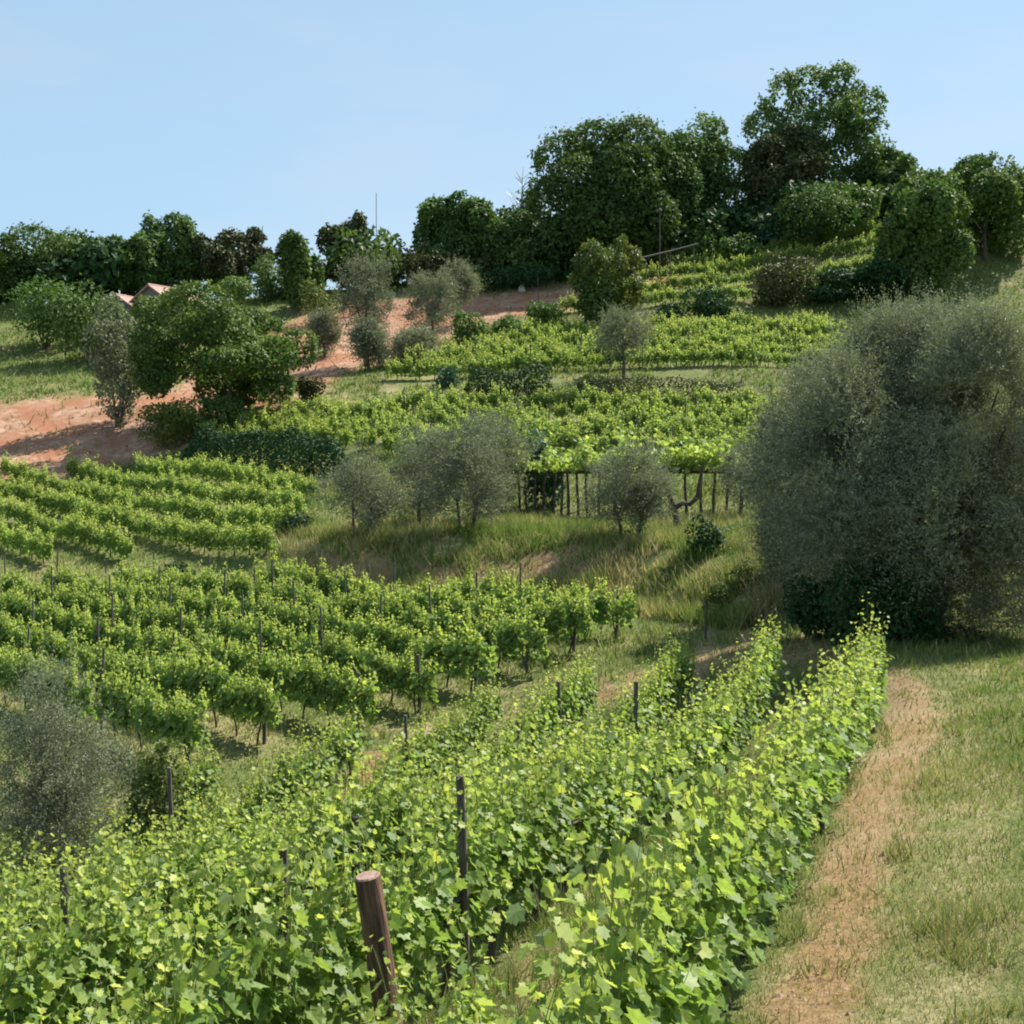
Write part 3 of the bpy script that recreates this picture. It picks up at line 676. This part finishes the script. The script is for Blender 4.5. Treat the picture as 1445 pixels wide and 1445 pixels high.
for k, a in enumerate([
 ('rounded bright green bush crowning the top vineyard', 1146, 137, 258, 126, 'midgreen', 7000, .38, None),
 ('blue-green bush beside the bright rounded bush', 1082, 138, 296, 62, 'bluegreen', 2600, .4, 350),
 ('dark green bush under the open tree', 1000, 137, 326, 62, 'oak', 2600, .4, 390),
 ('green bush next to the blue-green bush', 1043, 135, 328, 56, 'midgreen', 2200, .4, 378),
 ('yellowish scrub bush above the small red patch', 955, 136, 350, 66, 'lime', 2200, .4, 402),
 ('olive-brown thicket on the bank below the topmost vines', 1105, 122, 356, 90, 'olivebrown', 5000, .36, 432),
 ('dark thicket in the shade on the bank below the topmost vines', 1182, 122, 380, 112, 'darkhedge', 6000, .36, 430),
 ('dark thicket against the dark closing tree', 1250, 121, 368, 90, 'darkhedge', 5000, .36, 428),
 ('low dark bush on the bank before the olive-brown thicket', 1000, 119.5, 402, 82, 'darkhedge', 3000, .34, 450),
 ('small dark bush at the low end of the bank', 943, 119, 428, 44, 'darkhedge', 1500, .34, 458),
 ('grey green bush at the foot of the red field', 770, 117, 424, 56, 'midgreen', 1800, .34, 455),
 ('dark cone-shaped bush on the lower rim of the red field', 664, 110, 440, 56, 'oak', 2200, .32, 492),
 ('shaggy bush beside the dark cone-shaped bush', 716, 110, 446, 48, 'midgreen', 1600, .32, 492),
 ('small greyish shrub in front of the upper terrace bank', 632, 93, 516, 38, 'bluegreen', 1100, .26, 560),
 ('dark shrub at the low corner of the upper vines', 437, 91, 530, 46, 'olivebrown', 1500, .26, 572),
 ('bushy green shrub on the red slope under the big rounded tree', 242, 84, 565, 104, 'lime', 4000, .26, 642),
 ('green shrub in the shade under the big rounded tree', 306, 85, 558, 90, 'midgreen', 3000, .26, 610),
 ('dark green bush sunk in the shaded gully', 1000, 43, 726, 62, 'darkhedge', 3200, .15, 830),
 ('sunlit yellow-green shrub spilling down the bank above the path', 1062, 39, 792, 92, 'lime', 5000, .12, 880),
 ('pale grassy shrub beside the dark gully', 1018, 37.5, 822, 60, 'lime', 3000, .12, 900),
 ('dark leaf mass standing in for the black shadow in the gully', 958, 42.5, 800, 64, 'darkhedge', 3200, .14, 885),  # dark leaves put in for the black shadow of the gully
 ('green shrub between the gully and the pergola', 1040, 46, 742, 60, 'midgreen', 2600, .15, 800),
 ('low green bush at the tip of the olive bank', 416, 57, 722, 52, 'darkhedge', 1500, .17, 765),
 ('low dark shrub flecked with white at the corner of the middle vineyard', 242, 52, 794, 62, 'darkhedge', 2000, .15, 832),
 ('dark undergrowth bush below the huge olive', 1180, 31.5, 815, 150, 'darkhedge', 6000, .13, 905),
 ('black-green leaf mass added to darken the shade below the huge olive', 1240, 29.2, 745, 165, 'darkhedge', 8500, .12, 950),  # added dark foliage, deepens the canopy shade under the olive
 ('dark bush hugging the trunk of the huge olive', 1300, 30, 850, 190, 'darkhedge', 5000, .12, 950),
 ('dark scrub closing the dip in the skyline beside the narrow tree', 385, 138, 356, 84, 'oak', 3200, .38, 425),
 ('yellow-green scrub on the skyline beside the pole', 556, 141, 352, 50, 'lime', 1500, .38, 400),
 ('dull green scrub below the pale-topped tree', 598, 138, 358, 70, 'olivebrown', 2200, .38, 412),
 ('green scrub at the upper rim of the red field', 665, 135, 372, 58, 'midgreen', 1800, .38, 412),
 ('dark scrub under the great domed tree', 735, 136, 372, 120, 'darkhedge', 3800, .38, 414),
 ('shaded scrub at the foot of the great domed tree', 845, 138, 350, 130, 'darkhedge', 3800, .38, 405),
 ('grey green scrub between the big tree and the crest wood', 452, 126, 392, 62, 'lime', 1700, .34, 440),
 ('broad green bush filling the hollow beside the two roofs', 128, 112, 392, 110, 'oak', 4500, .36, 480),
 ('rough green bush on the grass below the wood edge', 62, 118, 385, 120, 'midgreen', 4500, .36, 470),
 ('overgrown bush hiding the foot of the pink-roofed house', 206, 112, 424, 90, 'midgreen', 2800, .34, 470)]):
    bush('bush', a[0], a[1], a[2], a[3], a[4], a[5], a[6], a[7], 120 + k, a[8], 'bushes on the banks and crest')

r_ = np.random.default_rng(77)
SCR = []
for k in range(5):
    me, lb = crown_mesh(900 + k, 2.6, 2.2, 1.6, 2300, .38, [M['oak'], M['darkhedge'], M['olivebrown'], M['midgreen'], M['oak']][k], 9, .26, (.36, .55), .9); SCR.append(me)
for k in range(58):
    px = r_.uniform(-60, 1480) if k < 30 else r_.uniform(580, 1080); Y = r_.uniform(140, 147); s = r_.uniform(.7, 1.3) * (1.7 if 700 < px < 1060 else 2.4 if px < 300 else 1.0 if (355 < px < 425 or 520 < px < 600) else 1.8)
    q = at(px, Y); o = link_mesh('scrub_bush', SCR[r_.integers(0, 5)], None, q + [0, 0, 1.3 * s], r_.uniform(0, 6), s)
    tag(o, 'low dark scrub bush filling the foot of the wood along the crest', 'bush', 'scrub along the crest')

# clipped-looking hedges on the banks
def hedge(label, pts_px, Yk, hgt, wid, mat, size, seed, dens):
    P = [at(px, knotY(px, Yk[0]) * (1 - Yk[1]) + knotY(px, Yk[0] + 1) * Yk[1]) for px in np.linspace(*pts_px, 14)]; P = np.array(P); b = P[7].copy()
    r = np.random.default_rng(seed); mb = MB(); L = np.linalg.norm(np.diff(P, axis=0), axis=1).sum(); n = int(dens * L * hgt)
    t = r.random(n); c = np.stack([np.interp(t, np.linspace(0, 1, 14), P[:, k]) for k in range(3)], -1) - b
    an = r.uniform(-.3, math.pi + .3, n); hh = hgt * (.72 + .5 * noise2(t * L, t * 0, 1.7, seed)) * np.clip(np.minimum(t, 1 - t) * 12, .35, 1)
    q = 1 - np.abs(r.normal(0, .14, n)); nr = np.stack([r.normal(0, .2, n), -np.cos(an), np.sin(an)], -1)
    c = c + np.stack([np.zeros(n), -np.cos(an) * wid * q, np.maximum(np.sin(an), -.2) * hh * q], -1)
    N_ = unit(nr * .6 + [0, 0, .3] + r.normal(0, .5, (n, 3))); A = np.cross(N_, r.normal(0, 1, (n, 3)))
    leaves(mb, c, A, N_, size * r.uniform(.6, 1.3, n), size * .6, OVAL)
    return tag(link_mesh('hedge', mb.mesh('hedge', M[mat]), None, b), label, 'hedge', 'hedges on the terrace banks')
hedge('long dark hedge along the foot of the terrace above the sloping vineyard', (262, 492), (4, .05), 2.3, 1.1, 'darkhedge', .26, 1, 190)
hedge('short thick dark hedge on the bank below the lone olive', (655, 782), (6, .2), 2.6, 1.3, 'darkhedge', .26, 2, 190)
hedge('brownish leaf strip standing in for the bank shadow below the upper vines', (800, 1070), (6, .15), 1.9, 1.0, 'olivebrown', .24, 3, 170)  # brown leaves stand for the shadow lying on this bank
hedge('bright green grassy hedge strip above the dark bank', (500, 620), (6, .3), .8, .9, 'midgreen', .2, 4, 150)

# bare twiggy dead tree
def dead_tree():
    p_ = at(736, 146); mb = MB(); r = np.random.default_rng(3); h = (HOR - 236) * 146 / F - p_[2]
    tube(mb, [(0, 0, -.3), (.1, 0, h * .4), (0, 0, h * .7), (.2, 0, h)], [.16, .12, .07, .02], 6)
    for k in range(26):
        z = r.uniform(.45, .95) * h; a = r.uniform(0, 6.28); L = (1.1 - z / h) * h * .4 + .5; s = np.array([.05, 0, z]); e = s + [math.cos(a) * L * .7, math.sin(a) * L * .7, L * .6]
        tube(mb, [s, (s + e) / 2 + [0, 0, -.1], e], [.05, .035, .012], 4)
    root = link_mesh('dead_tree', mb.mesh('dead_tree', M['metal']), None, p_)
    tag(root, 'bare pale twiggy tree poking above the crest wood', 'tree')
dead_tree()

# ------------------------------------------------------------------ pergola with its vine
def pergola():
    root_p = at(860, 57.5)
    root = empty('pergola', root_p, 'timber pergola of slender uprights carrying a leafy vine', 'pergola')
    Yf = lambda px: np.interp(px, [730, 1050], [58.2, 54.6])
    top_z = lambda px: (HOR - 668) * Yf(px) / F
    for row, dy in ((0, 0), (1, 2.4)):
        for k, px in enumerate([732, 742, 756, 768, 782, 792, 801, 815, 828, 846, 868, 905, 930, 944, 968, 990, 1008, 1026, 1046]):
            if row and k % 2: continue
            q = at(px, Yf(px) + dy); h = top_z(px) - q[2]
            mb = MB(); t = np.linspace(0, 1, 5)
            tube(mb, np.stack([.05 * np.sin(t * 4 + k), 0 * t, -.3 + t * (h + .3)], -1), .075 - .015 * t, 7)
            link_mesh('post', mb.mesh('post', M['vinebark']), root, q - root_p)
    for dy in (0, 2.4):
        mb = MB(); pp = np.array([[(px - CX) / F * Yf(px), Yf(px) + dy, top_z(px) + .05] for px in np.linspace(722, 1052, 9)]) - root_p
        tube(mb, pp, .07, 6); link_mesh('beam', mb.mesh('beam', M['vinebark']), root)
    for px in np.linspace(726, 1046, 14):
        mb = MB(); a = np.array([(px - CX) / F * Yf(px), Yf(px) - .4, top_z(px) + .16]) - root_p
        tube(mb, [a, a + [0, 3.2, .02]], .045, 6); link_mesh('rafter', mb.mesh('rafter', M['stake']), root)
    v = empty('pergola_vine', root_p, 'bright yellow-green vine sprawling on top of the pergola', 'vine')
    r = np.random.default_rng(8); n = 6000; px = r.uniform(722, 1052, n); dens = noise2(px, px * 0, 26.0, 4)
    k = r.random(n) < np.clip((dens - .12) * 2.2, .3, 1); px = px[k]; n = len(px)
    c = np.stack([(px - CX) / F * Yf(px), Yf(px) + r.uniform(-.4, 2.7, n), top_z(px) + .15 + np.abs(r.normal(0, .42, n)) * (.4 + 1.6 * noise2(px, px * 0, 18.0, 5))], -1) - root_p
    mb = MB(); leaves(mb, c, r.normal(0, .6, (n, 3)) - [0, 0, .4], r.normal(0, .5, (n, 3)) + [0, 0, .8], .24, .24, VLOW, 0, r.uniform(0, .55, n))
    link_mesh('foliage', mb.mesh('foliage', M['vine']), v)
pergola()
# gnarled dark leaning trunk beside the pergola
mb = MB(); p_ = at(952, 50)
tube(mb, [(0, 0, -.3), (.08, 0, .6), (-.02, .1, 1.2), (-.35, .1, 2.0), (-.45, .1, 2.9)], [.16, .13, .13, .10, .07], 8)
tube(mb, [(-.02, .1, 1.1), (.3, .1, 1.32), (.62, .05, 1.28), (.95, .05, 1.55), (1.02, 0, 2.1), (1.2, 0, 3.0)], [.13, .12, .11, .10, .08, .06], 7)
tube(mb, [(.2, .1, -.3), (.25, .1, .4), (.05, .1, 1.1)], [.09, .08, .07], 6)
tag(link_mesh('old_vine_trunk', mb.mesh('old_vine_trunk', M['vinebark']), None, p_), 'gnarled black forked vine trunk beside the pergola', 'trunk')

# ------------------------------------------------------------------ house, shed, poles, small things
M['wall'] = plain_mat('render_wall', (.17, .135, .105), (.25, .20, .16), 3, .9, .2)
def tile_mat():
    m, n, l = new_mat('clay_tiles'); out = n.new('ShaderNodeOutputMaterial'); p = n.new('ShaderNodeBsdfPrincipled'); p.inputs['Roughness'].default_value = .85
    tc = n.new('ShaderNodeTexCoord'); w = n.new('ShaderNodeTexWave'); w.bands_direction = 'Y'; w.inputs['Scale'].default_value = 1.6; w.inputs['Distortion'].default_value = .6
    l.new(tc.outputs['Object'], w.inputs['Vector']); f, _ = ntex(n, l, 2.5, 5)
    l.new(mixc(n, l, w.outputs[0], mixc(n, l, f, (.46, .24, .19), (.62, .42, .36)), (.38, .20, .16)), p.inputs['Base Color'])
    b = n.new('ShaderNodeBump'); b.inputs['Distance'].default_value = .08; l.new(w.outputs[0], b.inputs['Height']); l.new(b.outputs[0], p.inputs['Normal'])
    l.new(p.outputs[0], out.inputs[0]); return m
M['tile'] = tile_mat(); M['dark'] = plain_mat('dark_shutter', (.03, .025, .02), (.06, .05, .04), 8)
def house(px, Y, ridge_py, wpx, lpx, label, rz):
    p_ = at(px, Y); hw = wpx * Y / F / 2; ridge = (HOR - ridge_py) * Y / F - p_[2]; eave = ridge - hw * .62; Ln = lpx
    root = empty('house', p_, label, 'house'); root.rotation_euler = (0, 0, rz)
    mb = MB(); x = hw
    v = [(-x, 0, -1.5), (x, 0, -1.5), (x, 0, eave), (0, 0, ridge), (-x, 0, eave)]; v2 = [(a, Ln, c) for a, b, c in v]
    mb.add(np.array(v + v2), [[0, 1, 2, 3, 4], [5, 9, 8, 7, 6], [0, 5, 6, 1], [1, 6, 7, 2], [0, 4, 9, 5]]); link_mesh('wall', mb.mesh('wall', M['wall']), root)
    mb = MB(); o = .35; th = .14
    for s in (-1, 1):
        e = np.array([s * (x + o), 0, eave - o * .62]); r_ = np.array([0, 0, ridge]); up = np.array([0, 0, th])
        q = [e + [0, -o, .03], r_ + [0, -o, .03], r_ + [0, Ln + o, .03], e + [0, Ln + o, .03]]
        vv = np.array(q + [a + up for a in q]); mb.add(vv, np.array([[0, 1, 2, 3], [4, 7, 6, 5], [0, 4, 5, 1], [2, 6, 7, 3], [0, 3, 7, 4], [1, 5, 6, 2]]))
    rf = link_mesh('roof', mb.mesh('roof', M['tile']), root)
    mb = MB(); t = np.linspace(-o, Ln + o, 12); tube(mb, np.stack([0 * t, t, 0 * t + ridge + th], -1), .13, 8); link_mesh('ridge_cap', mb.mesh('ridge_cap', M['tile']), rf)
    mb = MB(); box(mb, (0, -.02, eave - .5), (.9, .08, 1.1)); w = link_mesh('window', mb.mesh('window', M['dark']), root)
    mb = MB(); box(mb, (0, -.06, eave - 1.1), (1.1, .16, .08)); link_mesh('sill', mb.mesh('sill', M['wall']), w)
house(212, 117, 404, 62, 7.5, 'small house with pinkish tiled gable roof half hidden by trees', R(-28))
house(166, 120, 418, 44, 6, 'house with a reddish roof showing only its corner at the wood edge', R(-20))
# trestle bench at the edge of the red field
p_ = at(205, 99); zt = (HOR - 541) * 99 / F - p_[2]; zt = max(zt, .7); root = empty('plank_table', p_, 'low table with pinkish plank top at the edge of the red field', 'table')
M['plank'] = plain_mat('pink_planks', (.42, .25, .19), (.55, .36, .29), 5, .8, .2)
mb = MB(); box(mb, (0, 0, zt), (2.3, .9, .10)); link_mesh('tabletop', mb.mesh('tabletop', M['plank']), root)
for sx in (-.8, .8):
    for sy in (-.32, .32):
        mb = MB(); box(mb, (sx, sy, zt / 2 - .2), (.12, .12, zt + .28)); link_mesh('leg', mb.mesh('leg', M['dark']), root)
# poles
post('utility_pole', at(531, 138), .05, (HOR - 272) * 138 / F - at(531, 138)[2], 'thin grey pole against the sky beside the knobbly tree', 'pole', None, (0, 0), 'metal', 1, 8)
p_ = at(931, 131); h = (HOR - 300) * 131 / F - p_[2]
root = empty('lamp_post', p_, 'grey lamp post before the dark trunks of the crest wood', 'lamp post')
mb = MB(); tube(mb, [(0, 0, -.3), (0, 0, h * .5), (0, 0, h)], [.08, .065, .05], 8); link_mesh('pole', mb.mesh('pole', M['stake']), root)
mb = MB(); a = np.linspace(0, math.pi, 7); tube(mb, np.stack([0 * a, 0 * a, h - .05 + .25 * (1 - np.cos(a))], -1), .04 + .2 * np.sin(a), 10); link_mesh('lamp_head', mb.mesh('lamp_head', M['stake']), root)
mb = MB(); a, b = at(905, 127), at(985, 130); a[2] = (HOR - 364) * 127 / F; b[2] = (HOR - 344) * 130 / F
o = b - a; tube(mb, [(0, 0, 0), o * .5 + [0, 0, -.05], o], [.11, .10, .08], 7)
root = empty('handrail', a, 'slanting grey pole rail climbing from the red patch to the wood', 'rail'); link_mesh('rail', mb.mesh('rail', M['stake']), root)
for f_ in (.08, .5, .92):
    q = a + o * f_; mb = MB(); g = gz(q[0], q[1]); tube(mb, [(0, 0, g - q[2] - .3), (0, 0, .03)], .06, 6); link_mesh('rail_post', mb.mesh('rail_post', M['stake']), root, q - a)
for px, Y, top, lab in [(408, 90, 540, 'thin stake standing on the red slope beside the big tree'), (760, 126, 392, 'small stake at the upper rim of the red field'), (367, 137, 312, 'thin pole sticking out of the olive-brown tree'),
                        (358, 50, 796, 'tall thin stake at the back corner of the middle vineyard'), (995, 34, 850, 'pale stake on the shaded bank by the gully')]:
    q = at(px, Y); post('stake', q, .04 if Y > 60 else .035, float(np.clip((HOR - top) * Y / F - q[2], 1.2, 9)), lab, 'stake', None, (0, 2), 'stake', px % 9, 7)
def rock(px, Y, s, label, seed, mat):
    r = np.random.default_rng(seed); mb = MB(); th = np.linspace(0, math.pi, 7); ph = np.linspace(0, 2 * math.pi, 11)[:-1]
    v = np.array([[math.sin(a) * math.cos(b), math.sin(a) * math.sin(b), math.cos(a)] for a in th for b in ph]); v = v * (1 + .35 * (noise3(v * 1.6 + seed * 3.1)[:, None] - .5)) * s
    i = np.arange(6)[:, None] * 10; j = np.arange(10)[None]; k = (j + 1) % 10; mb.add(v, np.stack([i + j, i + 10 + j, i + 10 + k, i + k], -1).reshape(-1, 4), 0, 0, True)
    tag(link_mesh('stone', mb.mesh('stone', M[mat]), None, at(px, Y)), label, 'stone')
M['stone'] = plain_mat('pale_stone', (.38, .30, .26), (.52, .44, .40), 4, .9, .5)
rock(736, 134, (.45, .4, .75), 'pale upright stone at the upper rim of the red field', 2, 'stone')

# ------------------------------------------------------------------ grass (nobody could count it)
def grass_obj(name, mat, n, ylo, yhi, pxlo, pxhi, test, h, w, seed, pw=1.0):
    r = np.random.default_rng(seed); px = r.uniform(pxlo, pxhi, n); u = r.random(n); Y = ylo * (yhi / ylo) ** u
    X = (px - CX) / F * Y; Z = ground(X, Y); k = test(X, Y, Z, px, r.random(n)); X, Y, Z = X[k], Y[k], Z[k]; n = len(X)
    a = r.uniform(0, 6.283, n); hh = np.clip(h * Y ** .5, .05, .45) * r.uniform(.5, 1.4, n) * (.5 + noise2(X, Y, 1.5, 3)) * np.where(noise2(X, Y, .45, 9) + .3 * noise2(X, Y, 2.2, 5) > .86, 2.2, 1); ww = w * Y * r.uniform(.6, 1.2, n)
    lean = r.normal(0, .45, (n, 2)) * hh[:, None]
    b = np.stack([X, Y, Z - .02], -1); d = np.stack([np.cos(a) * ww, np.sin(a) * ww, 0 * a], -1)
    v = np.stack([b - d, b + d, b + np.stack([lean[:, 0], lean[:, 1], hh], -1)], 1).reshape(-1, 3)
    mb = MB(); mb.add(v, np.arange(3 * n).reshape(n, 3)); tag(link_mesh(name, mb.mesh(name, M[mat])), kind='stuff')
def tg(X, Y, Z, px, rn):
    s = region(X, Y, Z, SOIL, 10); d = region(X, Y, Z, DRY, 14)
    return rn > np.clip(s * 1.1, 0, .985) + d * .55
def td(X, Y, Z, px, rn):
    s = region(X, Y, Z, SOIL, 14); d = region(X, Y, Z, DRY, 14)
    return rn < np.clip(.18 + d * .8 - s * .6, .2, 1)
def tfar(X, Y, Z, px, rn):
    s = region(X, Y, Z, SOIL, 8); return (rn > np.clip(s * 1.05, 0, .93)) & (noise2(X, Y, 3.0, 8) > .3)
grass_obj('green_grass', 'grass', 190000, 5.5, 62, -60, 1500, tg, .026, .00075, 1)
grass_obj('dry_grass', 'straw', 190000, 5.5, 62, -60, 1500, td, .026, .0007, 2)
grass_obj('hillside_grass', 'grass', 120000, 60, 140, -60, 1500, tfar, .03, .00075, 3)

M['clod'] = plain_mat('soil_clods', (.22, .13, .085), (.38, .26, .18), 3, .95, .3)
def gravel():
    r = np.random.default_rng(31); n = 40000; px = r.uniform(850, 1500, n); Y = 6 * (30 / 6) ** r.random(n); X = (px - CX) / F * Y; Z = ground(X, Y)
    k = r.random(n) < region(X, Y, Z, SOIL[1:], 14) * .5; X, Y, Z = X[k], Y[k], Z[k]; n = len(X); a = .008 * np.exp(r.normal(0, .5, n))
    v = np.array([(1, 0, 0), (0, 1, 0), (-1, 0, 0), (0, -1, 0), (0, 0, .7), (0, 0, -.7)]); f = np.array([[0, 1, 4], [1, 2, 4], [2, 3, 4], [3, 0, 4], [1, 0, 5], [2, 1, 5], [3, 2, 5], [0, 3, 5]])
    P = np.stack([X, Y, Z], -1)[:, None] + v[None] * a[:, None, None] * r.uniform(.6, 1.4, (n, 6, 3)); mb = MB()
    mb.add(P.reshape(-1, 3), (f[None] + 6 * np.arange(n)[:, None, None]).reshape(-1, 3)); tag(link_mesh('gravel', mb.mesh('gravel', M['clod'])), kind='stuff')
gravel()

def bank_grass(name, mat, n, seed, hh):
    r = np.random.default_rng(seed); px = r.uniform(395, 1125, n); Y = r.uniform(35, 59, n); k0 = np.interp((px - CX) / F, SC, KY[1]); k3 = np.interp((px - CX) / F, SC, KY[3])
    X = (px - CX) / F * Y; k = (Y > k0 - 1.5) & (Y < k3 - 1) & (noise2(X, Y, 1.3, seed) + .4 * noise2(X, Y, 5, seed) > .62); X, Y = X[k], Y[k]; Z = ground(X, Y); k = r.random(len(X)) > 1.6 * region(X, Y, Z, SOIL, 10); X, Y, Z = X[k], Y[k], Z[k]; n = len(X)
    a = r.uniform(0, 6.283, n); h = hh * r.uniform(.4, 1.3, n) * (.4 + noise2(X, Y, .9, 3)); w = .022 * r.uniform(.6, 1.3, n); le = r.normal(0, .4, (n, 2)) * h[:, None]
    b = np.stack([X, Y, Z - .03], -1); d = np.stack([np.cos(a) * w, np.sin(a) * w, 0 * a], -1)
    v = np.stack([b - d, b + d, b + np.stack([le[:, 0], le[:, 1], h], -1)], 1).reshape(-1, 3)
    mb = MB(); mb.add(v, np.arange(3 * n).reshape(n, 3)); tag(link_mesh(name, mb.mesh(name, M[mat])), kind='stuff')
bank_grass('tall_bank_grass', 'grass', 110000, 11, .62)
bank_grass('dry_bank_grass', 'straw', 60000, 12, .60)
